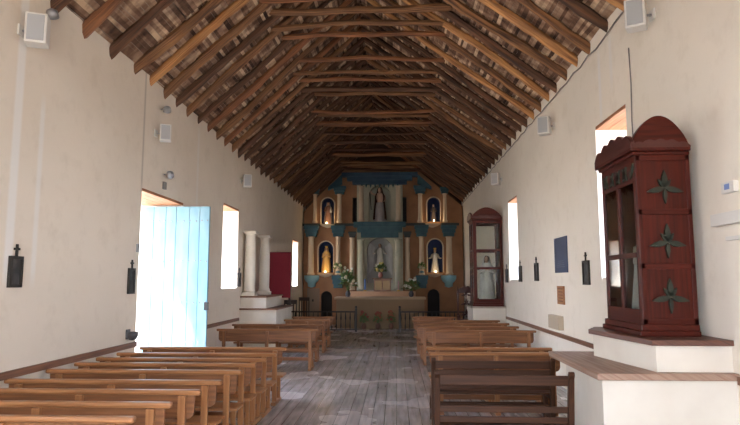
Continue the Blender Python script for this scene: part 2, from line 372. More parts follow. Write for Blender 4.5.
lg=[(13.10,-1.68,'nearest of the far left block, just past the blue door'),(14.55,-1.74,'second of the far left block'),]
short=[(16.3,-1.78,'third of the far left block, beside the stepped side altar'),(17.7,-1.8,'farthest of the left side, nearest the altar railing')]
p2=make_pew(2.22,PEWR,'x','far left pews')
for i,(y,x,l) in enumerate(lg):
    lab='left reddish brown pew, '+l
    if i==0: p2.location=(x,y,0); p2['label']=lab
    else: dup(p2,(x,y,0),0,lab)
p5=make_pew(1.25,PEWR,'x','far left pews')
for i,(y,x,l) in enumerate(short):
    lab='short left pew, '+l
    if i==0: p5.location=(x,y,0); p5['label']=lab
    else: dup(p5,(x,y,0),0,lab)
# right block (aisle end is the -x end, so these are placed from their wall end)
p3=make_pew(1.95,PEW,'x','right pews')
p3.location=(2.42,8.97,0); p3['label']='light brown pew right of the aisle, directly beyond the two dark slatted benches'
dup(p3,(2.42,9.62,0),0,'brown pew right of the aisle, fourth bench counted from the front of the photo')
p4=make_pew(2.32,PEWR,'x','right pews')
for i,(y,x,l) in enumerate([(12.95,2.94,'first of the far right block, its whole back panel in view'),(14.05,2.80,'second of the far right block'),(15.1,2.78,'third of the far right block'),(16.2,2.74,'fourth of the far right block, its top rail a thin strip')]):
    lab='right reddish brown pew, '+l
    if i==0: p4.location=(x,y,0); p4['label']=lab
    else: dup(p4,(x,y,0),0,lab)

dup(p5,(1.72,17.8,0),0,'short reddish brown pew right of the aisle, beside the plinth of the far cabinet','right pews')
def scroll_bench(L,label,wide):
    t=thing('slatted_bench',label,'bench',group='dark slatted benches'); m=PEWD; H=1.0 if not wide else .9
    for x in (.03,L-.03):
        pr=[(.00,0),(.07,0),(.06,.42),(.03,.7),(-.02,H-.08),(-.035,H-.03),(-.06,H-.005),(-.09,H-.01),(-.10,H-.04),(-.075,H-.08),(-.045,.7),(-.01,.42)]
        mb=MB(); mb.prism(pr,x-.028,x+.028,'x'); mb.build('back_post',m,t,bevel=.006)
        MB().b2(x-.03,x+.03,.38,.44,0,.40).build('leg',m,t,bevel=.005)
        MB().b2(x-.028,x+.028,.06,.38,.35,.40).build('seat_bearer',m,t)
        MB().b2(x-.024,x+.024,.07,.38,.10,.15).build('side_rail',m,t)
    for (z0,z1,y) in ((H-.15,H-.05,-.045),)+(((.60,H-.17,-.02),) if wide else ((.575,.64,-.01),))+((.47,.53,.01),):
        MB().b2(.058,L-.058,y,y+.022,z0,z1).build('back_slat',m,t,bevel=.004)
    for k in range(3): MB().b2(.0,L,.07+k*.125,.18+k*.125,.40,.425).build('seat_slat',m,t,bevel=.005)
    MB().b2(.06,L-.06,.39,.42,.18,.24).build('stretcher',m,t,bevel=.004)
    MB().b2(.06,L-.06,.02,.045,.22,.29).build('stretcher',m,t,bevel=.004)
    return t
b=scroll_bench(1.40,'dark slatted wooden bench with scrolled posts, nearest on the right',False); b.location=(.385,6.35,0); b.rotation_euler=(0,0,-.03)
b=scroll_bench(1.62,'dark wooden bench with broad back boards just behind the nearest right bench',True); b.location=(.46,8.20,0)

# ------------------------------------------------------------------ side altar ledge on the right with the near cabinet
t=thing('side_ledge','white plastered side ledge with brown wooden top at the right wall','ledge',(0,0,0))
mb=MB(); mb.prism([(1.83,5.56),(2.999,5.56),(2.999,7.15),(1.95,7.15)],0,1.03,'z'); mb.build('plaster_body',WHITEP,t)
mb=MB(); mb.prism([(1.77,5.50),(2.999,5.50),(2.999,7.2),(1.77,7.2)],1.03,1.09,'z'); mb.build('wooden_top',wood('ledge_top_wood',(.40,.27,.20),(.28,.16,.11),.5),t,bevel=.008)
t=thing('cabinet_plinth','white plastered plinth with dark wooden rim on the side ledge, under the near cabinet','plinth',(0,0,1.09))
mb=MB(); mb.prism([(2.33,5.60),(2.999,5.60),(2.999,7.1),(2.3,7.1),(2.16,6.8)],0,.235,'z'); mb.build('plaster_body',WHITEP,t)
mb=MB(); mb.prism([(2.28,5.56),(2.999,5.56),(2.999,7.14),(2.28,7.14),(2.11,6.8)],.235,.285,'z'); mb.build('wooden_top',wood('rim_dark',(.17,.07,.045),(.09,.04,.03),.5),t,bevel=.006)

def leaf_poly(cx,cz,L,w,a,n=6):
    pts=[]
    for i in range(n+1):
        u=i/n; pts.append((u*L, w*math.sin(PI*u**.8)))
    for i in range(n-1,0,-1):
        u=i/n; pts.append((u*L,-w*math.sin(PI*u**.8)))
    return [(cx+p[0]*math.cos(a)-p[1]*math.sin(a), cz+p[0]*math.sin(a)+p[1]*math.cos(a)) for p in pts]
def flower_carving(mb,axis,cx,cz,s,d0,d1):
    for a,L,w in ((90,.15,.024),(55,.09,.016),(125,.09,.016),(-12,.15,.024),(192,.15,.024),(-90,.13,.016)):
        mb.prism(leaf_poly(cx,cz,L*s,w*s,math.radians(a)),d0,d1,axis)
def scallop(a0,a1,z0,rise,lobes,amp,n=36,ramp=0):
    P=[]
    for i in range(n+1):
        u=i/n; z=z0+rise*math.sin(PI*u)**.8 + amp*abs(math.sin(PI*u*lobes)) + ramp*u
        P.append((a0+(a1-a0)*u,z))
    return P
# near cabinet. local x=0 wall side .. -D front ; y = 0 near .. W far
def cabinet(label,loc,D,W,Hc,crest,tiers,content):
    t=thing('display_cabinet',label,'cabinet',loc)
    x0,x1=-D,-.012
    mb=MB(); mb.b2(x0-.05,x1,-.05,W+.05,0,.05); mb.b2(x0-.03,x1,-.03,W+.03,.05,.11); mb.build('base_moulding',CAB,t,bevel=.008)
    mb=MB()
    if content=='near':
        mb.b2(x0+.02,x1,0,.03,.11,Hc)                       # near side board
        for z in (.11,.64,1.17,Hc-.05): mb.b2(x0,x1,-.012,.0,z,z+.055)
        for x in (x0+.02,x1-.02): mb.b2(x-.02,x+.02,-.012,0,.11,Hc)
        mb.b2(x0+.02,x1,W-.03,W,.11,Hc)
    mb.b2(x1-.02,x1,.03,W-.03,.11,Hc); mb.b2(x0+.02,x1-.02,.03,W-.03,.11,.14); mb.b2(x0+.02,x1-.02,.03,W-.03,Hc-.03,Hc)
    car=mb.build('carcass',CAB,t,bevel=.003)
    if content=='near': MB().b2(x1-.03,x1-.021,.04,W-.04,.15,Hc-.04).build('lining',mat('pale_lining',(.5,.5,.44),.8),car)
    # front frame (looks to -x)
    d=MB(); za,zb=.11,Hc
    d.b2(x0-.005,x0+.02,0,.07,za,zb); d.b2(x0-.005,x0+.02,W-.07,W,za,zb); d.b2(x0-.005,x0+.02,.07,W-.07,za,za+.14); 
    fz=Hc-.26 if content=='near' else Hc-.08
    d.b2(x0-.005,x0+.02,.07,W-.07,fz,zb)
    ff=d.build('front_frame',CAB,t,bevel=.003)
    g=MB(); g.b2(x0+.005,x0+.01,.07,W-.07,za+.14,fz); g.build('front_pane',GLASS,t)
    d=MB(); d.b2(x0-.012,x0+.015,W/2-.03,W/2+.03,za+.14,fz)
    for z in tiers: d.b2(x0-.012,x0+.015,.07,W-.07,z-.025,z+.025)
    d.build('glazing_bar',CAB,t,bevel=.003)
    if content=='near':
        mb=MB()
        for z in (.37,.90,1.43):
            mb=MB(); flower_carving(mb,'y',-D/2,z,1.2,-.028,-.0); mb.build('flower_carving',CARVE,car)
        for i in range(9):
            y=.11+i*(W-.22)/8; mb=MB(); mb.prism(leaf_poly(y,Hc-.22,.17,.03,math.radians(55 if i%2 else 120)),x0-.022,x0-.004,'x'); mb.build('leaf_carving',CARVE,ff)
    else:
        for (y) in (0,W-.03):
            s=MB(); s.b2(x0+.02,x0+.09,y,y+.03,.11,Hc); s.b2(x1-.07,x1,y,y+.03,.11,Hc); s.b2(x0+.09,x1-.07,y,y+.03,.11,.2); s.b2(x0+.09,x1-.07,y,y+.03,Hc-.08,Hc)
            for z in tiers: s.b2(x0+.09,x1-.07,y,y+.03,z-.03,z+.03)
            s.build('side_frame',CAB,t,bevel=.003)
            g=MB(); g.b2(x0+.09,x1-.07,y+.012,y+.017,.2,Hc-.08); g.build('side_pane',GLASS,t)
    # cornice
    mb=MB(); mb.b2(x0-.03,x1,-.03,W+.03,Hc,Hc+.035); mb.b2(x0-.06,x1,-.06,W+.06,Hc+.035,Hc+.075); mb.build('cornice',CAB,t,bevel=.008)
    zc=Hc+.075
    # carved crests
    f=MB(); P=scallop(-.06,W+.06,zc+.05,crest*.35,5,.045,ramp=0); f.prism([(-.06,zc-.01)]+P+[(W+.06,zc-.01)],x0-.06,x0-.02,'x'); f.build('front_crest',CARVR,t,bevel=.004)
    s=MB(); n=24; P=[]
    for i in range(n+1):
        u=i/n; P.append((x0-.045+(x1-x0+.045)*u, zc+.02+crest*math.sin(PI*u)**.75))
    s.prism([(x0-.045,zc-.01)]+P+[(x1,zc-.01)],-.03,.05,'y'); s.build('side_crest',CAB,t,bevel=.004)
    s=MB(); P=scallop(x0-.05,x1,zc+.01,.05,5,.02); s.prism([(x0-.05,zc-.005)]+P+[(x1,zc-.005)],-.06,-.031,'y'); s.build('scalloped_band',CARVR,t)
    return t
cabinet('dark red carved cabinet with green flower panels on the near right ledge',(2.90,5.95,1.375),.53,.96,1.76,.30,[.78],'near')
c2=cabinet('smaller dark red cabinet with glazed side panels on a white plinth, far right',(2.985,16.9,1.205),.82,.85,2.38,.28,[1.05,1.55],'far')
# plinth of far cabinet
t=thing('cabinet_plinth','low white stepped plinth under the far right cabinet','plinth',(0,0,0))
MB().b2(2.10,2.998,16.72,17.95,0,1.16).build('plaster_body',WHITEP,t)
MB().b2(2.05,2.998,16.68,18.0,1.16,1.20).build('wooden_top',wood('rim_pale',(.45,.40,.33),(.36,.30,.24),.6),t,bevel=.005)

# ------------------------------------------------------------------ statues
SKIN=mat('statue_skin',(.62,.42,.30),.5); HAIR=mat('statue_hair',(.10,.05,.03),.6); GOLD=mat('gilt',(.75,.5,.14),.35,metal=.7)
def cloth(n,c): return mat(n,c,.7,noise=('o',(9,9,3),.3,.7),col2=tuple(v*.75 for v in c))
def statue(label,loc,h,robe,mantle=None,arms='down',crown=False,staff=False,bare=False,hair=HAIR,child=None):
    t=thing('statue',label,'statue',loc)
    mb=MB()
    top=.80 if not bare else .52
    prof=[(.17,0),(.175,.03),(.15,.2),(.125,.38),(.10,.55)]+([] if bare else [(.115,.68),(.125,.76),(.09,.81),(.045,.84)])
    mb.lathe([(r*h,z*h) for r,z in prof],n=28,sy=.72,fold=.08,nf=9); mb.build('robe',robe,t,smooth=True)
    mb=MB()
    if bare: mb.lathe([(.085*h,.50*h),(.08*h,.58*h),(.10*h,.68*h),(.12*h,.76*h),(.10*h,.81*h),(.04*h,.835*h)],n=20,sy=.65)
    mb.tube([(0,0,.80*h),(0,-.005*h,.88*h)],.034*h,10)
    mb.ball((0,-.012*h,.915*h),.062*h,14,(.82,.95,1.18)); mb.ball((0,-.072*h,.905*h),.012*h,6,(.8,1.2,1.5))
    def arm(s,pose):
        sh=Vector((s*.115*h,0,.77*h))
        if pose=='up': el=sh+Vector((s*.12*h,-.02*h,.05*h)); wr=el+Vector((s*.06*h,-.03*h,.14*h))
        elif pose=='out': el=sh+Vector((s*.06*h,-.04*h,-.15*h)); wr=el+Vector((s*.08*h,-.08*h,-.02*h))
        elif pose=='pray': el=sh+Vector((s*.03*h,-.04*h,-.16*h)); wr=Vector((s*.02*h,-.14*h,.68*h))
        else: el=sh+Vector((s*.04*h,-.02*h,-.16*h)); wr=el+Vector((-s*.03*h,-.09*h,-.03*h))
        return sh,el,wr
    pl=arms if isinstance(arms,tuple) else (arms,arms); hands=[]
    for s,po in zip((-1,1),pl):
        sl=MB(); sh,el,wr=arm(s,po); hands.append(wr)
        (mb if bare else sl).tube([sh,el,el.lerp(wr,.85)],[.036*h,.036*h,.030*h] if not bare else [.032*h,.026*h,.018*h],8)
        d=(wr-el).normalized(); mb.tube([el.lerp(wr,.8),wr],[.017*h,.015*h],8)
        for q in range(4): 
            off=Vector((0,0,1)).cross(d).normalized()*(.009*h*(q-1.5)); mb.tube([wr+off,wr+off*1.2+d*.035*h+Vector((0,0,-.006*h))],[.006*h,.004*h],5)
        mb.tube([wr,wr+d*.018*h+Vector((0,0,.018*h))],[.006*h,.004*h],5)
        if not bare: sl.build('sleeve',robe,t,smooth=True)
    mb.build('body',SKIN,t,smooth=True)
    hb=MB(); hb.ball((0,.012*h,.925*h),.067*h,12,(.95,.95,1.15)); hb.tube([(0,.04*h,.92*h),(0,.06*h,.80*h)],[.05*h,.04*h],8); hb.build('hair',hair,t,smooth=True)
    if mantle:
        mb=MB(); mb.lathe([(.19*h,.06*h),(.17*h,.3*h),(.14*h,.55*h),(.14*h,.74*h),(.09*h,.84*h),(.075*h,.95*h),(.04*h,1.0*h)],n=22,sy=.8,fold=.05,nf=8,a0=-.25*PI,a1=1.25*PI); 
        mb.build('mantle',mantle,t,smooth=True)
    if crown:
        mb=MB(); mb.lathe([(.05*h,.965*h),(.055*h,1.0*h),(.07*h,1.05*h)],n=12,fold=.1,nf=6); mb.build('crown',GOLD,t)
    if staff:
        w=hands[0]; MB().tube([w+Vector((.05*h,-.01,-.62*h)),w,w+Vector((-.05*h,0,.26*h))],.010*h,6).build('staff',DKW,t)
    if child:
        mb=MB(); mb.lathe([(.05*h,0),(.05*h,.1*h),(.03*h,.17*h)],(.13*h,-.1*h,.52*h),12); mb.ball((.13*h,-.1*h,.72*h),.035*h,8); mb.build('child',child,t,smooth=True)
    return t

statue('small white veiled statue inside the far right cabinet',(2.58,17.3,1.37),1.25,cloth('white_robe_b',(.75,.74,.70)),cloth('white_veil_b',(.72,.71,.68)),arms='pray')
statue('small pale statue behind the glass of the near cabinet',(2.64,6.43,1.52),.95,cloth('pale_robe_c',(.62,.6,.52)),cloth('pale_veil_c',(.5,.52,.5)),arms='pray')
# ------------------------------------------------------------------ altar retable
YP=26.6; K=YP/600
def RX(px): return (px-396)*K
def RZ(py): return 1.9+(281-py)*K
ORANGE=mat('ochre_paint',(.36,.18,.09),.8,noise=('o',(1.5,1.5,1.5),.3,.7),col2=(.25,.125,.065))
CREAM=mat('cream_paint',(.62,.50,.36),.7,noise=('o',(4,4,1),.3,.7),col2=(.52,.40,.28))
GREYC=mat('pale_green_grey_paint',(.50,.48,.36),.75,noise=('o',(2,2,2),.3,.7),col2=(.40,.40,.31))
TEAL=mat('teal_paint',(.04,.115,.14),.6,noise=('o',(4,4,4),.3,.7),col2=(.022,.07,.10))
NAVY=mat('navy_paint',(.010,.028,.10),.7)
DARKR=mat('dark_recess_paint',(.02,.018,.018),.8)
CX0=RX(380)
ret=thing('altar_retable','tall painted altar retable with niches, cream columns and teal cornices','altarpiece',(0,0,0))
def bool_cut(poly,y0,y1,holes):
    mb=MB(); mb.prism(poly,y0,y1); o=mb.build('tmp',ORANGE); cs=[]
    for h in holes:
        c=MB(); c.prism(h,y0-.1,y1+.1); c=c.build('cut',ORANGE); md=o.modifiers.new('b','BOOLEAN'); md.object=c; md.operation='DIFFERENCE'; md.solver='EXACT'; cs.append(c)
    dg=bpy.context.evaluated_depsgraph_get(); me=bpy.data.meshes.new_from_object(o.evaluated_get(dg))
    for c in cs+[o]: bpy.data.objects.remove(c)
    return me
def arch(pl,pr,pt,pb,n=10):
    x0,x1,zt,zb=RX(pl),RX(pr),RZ(pt),RZ(pb); r=(x1-x0)/2; cx=(x0+x1)/2
    return [(x0,zb),(x0,zt-r)]+[(cx+r*math.cos(PI-PI*i/n),zt-r+r*math.sin(PI-PI*i/n)) for i in range(1,n)]+[(x1,zt-r),(x1,zb)]
def rect(pl,pr,pt,pb): return [(RX(pl),RZ(pb)),(RX(pl),RZ(pt)),(RX(pr),RZ(pt)),(RX(pr),RZ(pb))]
niches={'ul':arch(320.5,334.5,197,224),'ur':arch(427,441,197,222),'ll':arch(318,334,241,272.5),'lr':arch(427,443,239,272.5),
        'uc':arch(369,391,185,221.5),'lc':arch(367,393,238,283),'sl':rect(352.5,358,197,222),'sr':rect(401.5,407,197,222),'dl':arch(321,332.5,291,322),'dr':arch(427,439,289,322)}
outer=[(XL+.03,0),(XR-.03,0),(XR-.03,roofz(XR)-.35),(.75,7.05),(-2.15,7.05),(XL+.03,roofz(XL)-.35)]
me=bool_cut(outer,YP,YP+.15,list(niches.values()))
o=bpy.data.objects.new('back_panel',me); C.objects.link(o); o.parent=ret
def pocket(name,poly,m,depth=.42):
    n=len(poly); vs=[(p[0],YP+.06,p[1]) for p in poly]+[(p[0],YP+.06+depth,p[1]) for p in poly]
    mb=MB(); mb.add(vs,[tuple(range(n,2*n))]+[(i,i+n,(i+1)%n+n,(i+1)%n) for i in range(n)]); return mb.build(name,m,ret)
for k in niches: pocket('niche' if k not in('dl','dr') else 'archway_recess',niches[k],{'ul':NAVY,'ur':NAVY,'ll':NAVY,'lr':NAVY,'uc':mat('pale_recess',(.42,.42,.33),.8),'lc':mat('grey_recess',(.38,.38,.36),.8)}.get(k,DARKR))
# central pale field, proud of the wall, framing the two central niches
mecen=bool_cut([(RX(357),RZ(292)),(RX(403),RZ(292)),(RX(403),RZ(184)),(RX(357),RZ(184))],YP-.06,YP-.002,[niches['uc'],niches['lc']])
mecen.materials.clear(); mecen.materials.append(GREYC); o=bpy.data.objects.new('central_field',mecen); C.objects.link(o); o.parent=ret
def column(px,w,pt,pb,m=CREAM):
    r=w*K/2; z0,z1=RZ(pb),RZ(pt); x=RX(px); y=YP-.06-r
    mb=MB(); mb.lathe([(r*1.25,z0),(r*1.25,z0+.07),(r*1.05,z0+.10),(r,z0+.14),(r*.9,z1-.08),(r*1.1,z1-.05),(r*1.1,z1)],(x,y,0),18); return mb.build('column',m,ret,smooth=True)
def capital(px,w,pt,pb,d=.30,m=TEAL,name='capital'):
    x=RX(px); hw=w*K/2; z0,z1=RZ(pb),RZ(pt); mb=MB()
    steps=3
    for i in range(steps):
        f=.72+.28*i/(steps-1); mb.b2(x-hw*f,x+hw*f,YP-d*f,YP-.001,z0+(z1-z0)*i/steps,z0+(z1-z0)*(i+1)/steps+ (0 if i==steps-1 else .004))
    return mb.build(name,m,ret,bevel=.01)
for s in (-1,1):
    q=lambda d: 380+s*d
    column(q(65),4,194,223); column(q(40.5),4.5,194,223); column(q(18.5),5,186,222)
    capital(q(40.5),13,186,194); capital(q(65),9,188,194,m=TEAL)
    capital(q(68.5),15,226,237,.34); capital(q(41.5),14,226,237,.34)
    column(q(68.5),6,237,275); column(q(41.5),5,237,275); column(q(27.5),5,238,290)
    capital(q(27.5),8,232,238,.22,m=mat('dark_capital',(.05,.06,.06),.7))
    column(q(18.5),7,240,290,m=GREYC)
    capital(q(41.5),12,275.5,288,.34,name='corbel',m=TEAL)
    mb=MB(); r=7.5*K; mb.lathe([(.02,RZ(287.5)),(r*.5,RZ(286.5)),(r*.55,RZ(283)),(r*.85,RZ(281)),(r,RZ(278.5)),(r,RZ(275.5))],(RX(q(68)),YP-.02,0),20,a0=PI,a1=2*PI); mb.build('corbel',mat('pale_blue_corbel',(.22,.42,.50),.6),ret,smooth=True)
    # gilt niche mouldings
    for key in (('ul','ll') if s<0 else ('ur','lr')):
        pl=niches[key]; mb=MB(); mb.tube([(p[0],YP-.015,p[1]) for p in pl],.03,6); mb.build('niche_moulding',CREAM,ret,smooth=True)
    # corbel shelf with lamp under each side niche
    for (py,dx) in ((224,52.5),(273.5,54.5)):
        r=8*K; mb=MB(); mb.lathe([(.03,RZ(py+4)),(r*.6,RZ(py+2.6)),(r,RZ(py+.8)),(r,RZ(py))],(RX(q(dx)),YP-.0,0),16,sy=.6,a0=PI,a1=2*PI); mb.build('niche_shelf',CREAM,ret,smooth=True)
# side blocks of the lower entablature and centre cornices
capital(380,52,222.5,238,.36,name='middle_cornice')
DB=mat('dark_band2',(.04,.05,.05),.7)
for a,b in ((301,320),(334.5,357),(403,426.5),(441.5,459)): MB().b2(RX(a),RX(b),YP-.10,YP-.001,RZ(226),RZ(223.5)).build('string_course',DB,ret)

capital(380,76,173,184.5,.42,name='top_cornice',m=mat('top_cornice_blue',(.03,.08,.13),.6,noise=('o',(3,3,3),.3,.7),col2=(.018,.05,.10)))
for s in (-1,1):
    mb=MB(); a=RX(380+s*38); b=RX(380+s*52); mb.prism([(a,RZ(184)),(b,RZ(190)),(b,RZ(187)),(a,RZ(174))],YP-.2,YP-.001); mb.build('scroll_bracket',TEAL,ret)
for i in range(9):
    x=RX(362+i*4.5); mb=MB(); mb.lathe([(.005,RZ(188)),(.035,RZ(186)),(.05,RZ(184.4))],(x,YP-.2,0),8); mb.build('pendant',TEAL,ret)
# drapery wings in the central niche
DRAPE=cloth('grey_drape',(.55,.55,.54))
for s in (-1,1):
    P=[(RX(380+s*12),RZ(241)),(RX(380+s*5),RZ(247)),(RX(380+s*7),RZ(268)),(RX(380+s*12.3),RZ(276))]
    mb=MB(); mb.prism(P,YP+.16,YP+.20); mb.build('drape',DRAPE,ret)

WHITEC=cloth('white_cloth',(.72,.70,.62)); 
K2=K*1.012
def st(px,pyt,pyb,*a,**k): return statue(a[0],(RX(px),YP+.16,RZ(pyb)),(pyb-pyt)*K2,*a[1:],**k)
st(327.5,201.5,224,'statue in white and brown holding a child, upper left niche',cloth('brown_robe',(.30,.15,.10)),cloth('pale_mantle',(.66,.60,.56)),child=WHITEC)
st(380,186.5,221.5,'statue with bare torso and staff in the top central niche',cloth('grey_robe',(.46,.44,.44)),cloth('brown_cloak',(.10,.05,.03)),arms=('up','down'),bare=True,staff=True)
st(434,204,222,'statue in a dark blue mantle, upper right niche',cloth('dark_robe',(.12,.09,.08)),cloth('blue_mantle',(.04,.07,.22)))
st(326,247.5,272.5,'statue in golden yellow robe, lower left niche',cloth('gold_robe',(.85,.52,.16)),cloth('gold_mantle',(.80,.48,.14)),crown=True,arms='pray')
st(380,244,269,'white robed statue with auburn hair above the tabernacle',WHITEC,hair=mat('auburn',(.20,.06,.03),.6),arms='out')
st(435,249.5,272.5,'white statue with arms held out, lower right niche',cloth('white_robe',(.78,.76,.72)),hair=mat('greyhair',(.3,.28,.26),.6),arms='out',crown=True)
# small lamps on the niche shelves
def lamp(px,py,e,label):
    t=thing('niche_lamp',label,'lamp',(RX(px),YP-.20,RZ(py)-.03))
    MB().lathe([(.05,0),(.06,.015),(.05,.03)],n=12).build('lamp_base',METAL,t)
    MB().ball((0,0,.045),.028,10).build('bulb',mat('warm_bulb',(1,.8,.5),emit=(1,.72,.38),es=8),t)
    l=bpy.data.lights.new('niche_light','POINT'); l.energy=e; l.color=(1,.70,.38); l.shadow_soft_size=.06
    o=bpy.data.objects.new('niche_light',l); C.objects.link(o); o.location=(0,-.06,.12); o.parent=t
lamp(327,223.6,1.0,'small lit lamp below the upper left niche statue')
lamp(434,221.8,.9,'small lit lamp below the upper right niche statue')
lamp(326,272.2,.7,'small lit lamp at the feet of the golden statue')
lamp(435,272.2,.45,'small lit lamp at the feet of the lower right white statue')

# ------------------------------------------------------------------ main altar, tabernacle, flowers
alt=thing('altar_table','wide ochre stone altar table before the retable','altar',(0,0,0))
STONE=mat('altar_stone',(.36,.25,.15),.8,noise=('o',(1.5,1.5,1.5),.3,.7),col2=(.33,.23,.14))
MB().b2(-2.42,1.14,24.5,25.5,0,1.16).build('altar_block',STONE,alt,bevel=.01)
MB().b2(-2.50,1.20,24.42,25.55,1.16,1.25).build('altar_top',mat('altar_top_stone',(.5,.37,.24),.6),alt,bevel=.01)
alt=thing('altar_shelf','painted stepped shelf behind the altar table carrying the tabernacle','shelf',(0,0,0))
MB().b2(-2.02,.82,25.56,25.99,0,1.465).build('lower_shelf',mat('shelf_paint',(.62,.38,.24),.7),alt,bevel=.01)
MB().b2(-1.2,-.08,26.0,26.53,0,1.5).build('upper_shelf',mat('riser_paint',(.5,.38,.3),.7),alt)
tb=thing('tabernacle','brown gilt tabernacle box in the centre of the altar shelf','tabernacle',(-.58,25.78,1.47))
MB().b2(-.36,.36,-.18,.18,0,.5).build('casing',wood('tab_wood',(.28,.13,.07),(.16,.07,.04),.4),tb,bevel=.01)
MB().b2(-.42,.42,-.2,.2,.5,.55).build('top_slab',wood('tab_top',(.3,.17,.09),(.2,.1,.06),.4),tb)
for x in (-.17,.17): MB().b2(x-.15,x+.15,-.20,-.18,.06,.45).build('door',mat('dull_gilt',(.25,.15,.06),.4,metal=.3),tb,bevel=.01)
GREEN=mat('leaves_dark',(.07,.14,.04),.5,noise=('o',(6,6,6),.35,.65),col2=(.15,.24,.07))
def flowers(label,loc,r,h,cols,nb,seed,pot=(.25,.25,.28),droop=.3):
    rn=random.Random(seed); t=thing('flower_arrangement',label,'flowers',loc,group=None)
    MB().lathe([(.05,0),(.09,.04),(.11,.14),(.07,.22),(.08,.25)],n=16).build('vase',mat('vase_glaze',pot,.3),t,smooth=True)
    mb=MB()
    for i in range(150):
        a=rn.uniform(0,2*PI); e=rn.uniform(.15,1)**.7; R=r*rn.uniform(.5,1)*(1-e*.35); z=.2+h*e*rn.uniform(.6,1)
        tip=Vector((R*math.cos(a),R*math.sin(a)*.7,z)); b0=Vector((0,0,.22)); mid=b0.lerp(tip,.6)+Vector((0,0,.08*h)); tip.z=max(.03,tip.z-droop*R*.4)
        w=rn.uniform(.03,.065); side=Vector((-math.sin(a),math.cos(a),rn.uniform(-.5,.5))).normalized()*w
        m2=mid.lerp(tip,.5)+Vector((0,0,.02))
        mb.add([mid,m2+side,tip,m2-side,b0,b0+side*.15],[(0,1,2,3),(4,5,0)])
    mb.build('foliage',GREEN,t)
    ms=[mat('petal',c,.6) for c in cols]
    for i in range(nb):
        a=rn.uniform(0,2*PI); e=rn.uniform(.25,1); R=r*.75*(1.1-e*.6)*rn.uniform(.3,1); c=(R*math.cos(a),R*math.sin(a)*.7-.05,.22+h*e*.9); q=MB(); rr=rn.uniform(.03,.05)
        for k in range(6):
            b=k*PI/3; q.ball((c[0]+rr*.8*math.cos(b),c[1]-.01,c[2]+rr*.8*math.sin(b)),rr*.6,6,(1,.5,1))
        q.ball(c,rr*.5,6); q.build('bloom',ms[i%len(ms)],t)
    return t
flowers('tall white and green flower arrangement at the left end of the altar',(-1.98,24.85,1.25),.58,1.1,[(.8,.8,.75),(.75,.7,.5)],16,1,(.1,.1,.12))
flowers('white and green flower arrangement at the right end of the altar',(.62,24.85,1.25),.55,.62,[(.8,.8,.75),(.6,.6,.5)],14,2,(.1,.1,.12))
flowers('yellow flowers in a vase on top of the tabernacle',(-.66,25.78,2.02),.42,.48,[(.75,.62,.2),(.75,.72,.6)],12,3,(.3,.12,.1))
flowers('small green plant on the left teal corbel of the retable',(RX(338.5),YP-.2,RZ(275.4)),.3,.42,[(.7,.65,.4)],5,4,(.08,.2,.25))
flowers('small green plant on the right teal corbel of the retable',(RX(421.5),YP-.2,RZ(275.4)),.3,.42,[(.5,.5,.4)],4,5,(.08,.2,.25))
for i,(x,l) in enumerate([(-1.28,'left'),(-.72,'middle'),(-.20,'right')]):
    flowers('low red flowering pot on the floor before the altar, %s of three'%l,(x,24.05,0),.28,.55,[(.30,.06,.04),(.38,.12,.06)],12,10+i,(.2,.09,.06))
t=thing('altar_candle','blue and white tall candle left of the tabernacle','candle',(-1.32,25.7,1.47))
MB().lathe([(.06,0),(.07,.03),(.03,.06)],n=12).build('holder',GOLD,t,smooth=True); MB().lathe([(.035,.06),(.035,.5),(.01,.52)],n=12).build('wax',mat('blue_wax',(.10,.22,.6),.4),t,smooth=True)
t=thing('altar_candle','pale pink candle standing right of the tabernacle','candle',(.10,25.7,1.47))
MB().lathe([(.06,0),(.07,.03),(.03,.06)],n=12).build('holder',GOLD,t,smooth=True); MB().lathe([(.028,.06),(.028,.42),(.01,.44)],n=12).build('wax',mat('pink_wax',(.6,.4,.45),.4),t,smooth=True)
# painted door beside the left archway (grey panel)
t=thing('painted_panel','grey-brown door panel left of the dark archway','panel',(RX(313.8),YP-.05,0))
MB().b2(-.27,.27,-.02,.045,.0,RZ(288)).build('board',mat('greybrown',(.22,.17,.13),.7),t,bevel=.01)
MB().b2(-.05,.02,-.035,-.02,1.0,1.1).build('handle',BLACK,t)

# railings
def railing(x0,x1,label):
    t=thing('altar_railing',label,'railing',((x0),22.85,0)); L=x1-x0
    MB().b2(0,L,-.035,.035,.72,.77).build('top_rail',BLACK,t,bevel=.008); MB().b2(0,L,-.03,.03,.06,.10).build('bottom_rail',BLACK,t)
    n=int(L/.165)
    for i in range(n):
        x=(i+.5)*L/n; MB().lathe([(.014,.10),(.03,.22),(.018,.3),(.014,.42),(.03,.5),(.022,.6),(.014,.72)],(x,0,0),8).build('baluster',BLACK,t,smooth=True)
    for x in (.04,L-.04):
        MB().box((x,0,.44),(.08,.08,.88)).build('post',BLACK,t,bevel=.01); MB().ball((x,0,.92),.05,10).build('finial',BLACK,t,smooth=True)
railing(-4.08,-1.47,'black balustrade railing left of the altar gap'); railing(.09,2.93,'black balustrade railing right of the altar gap')

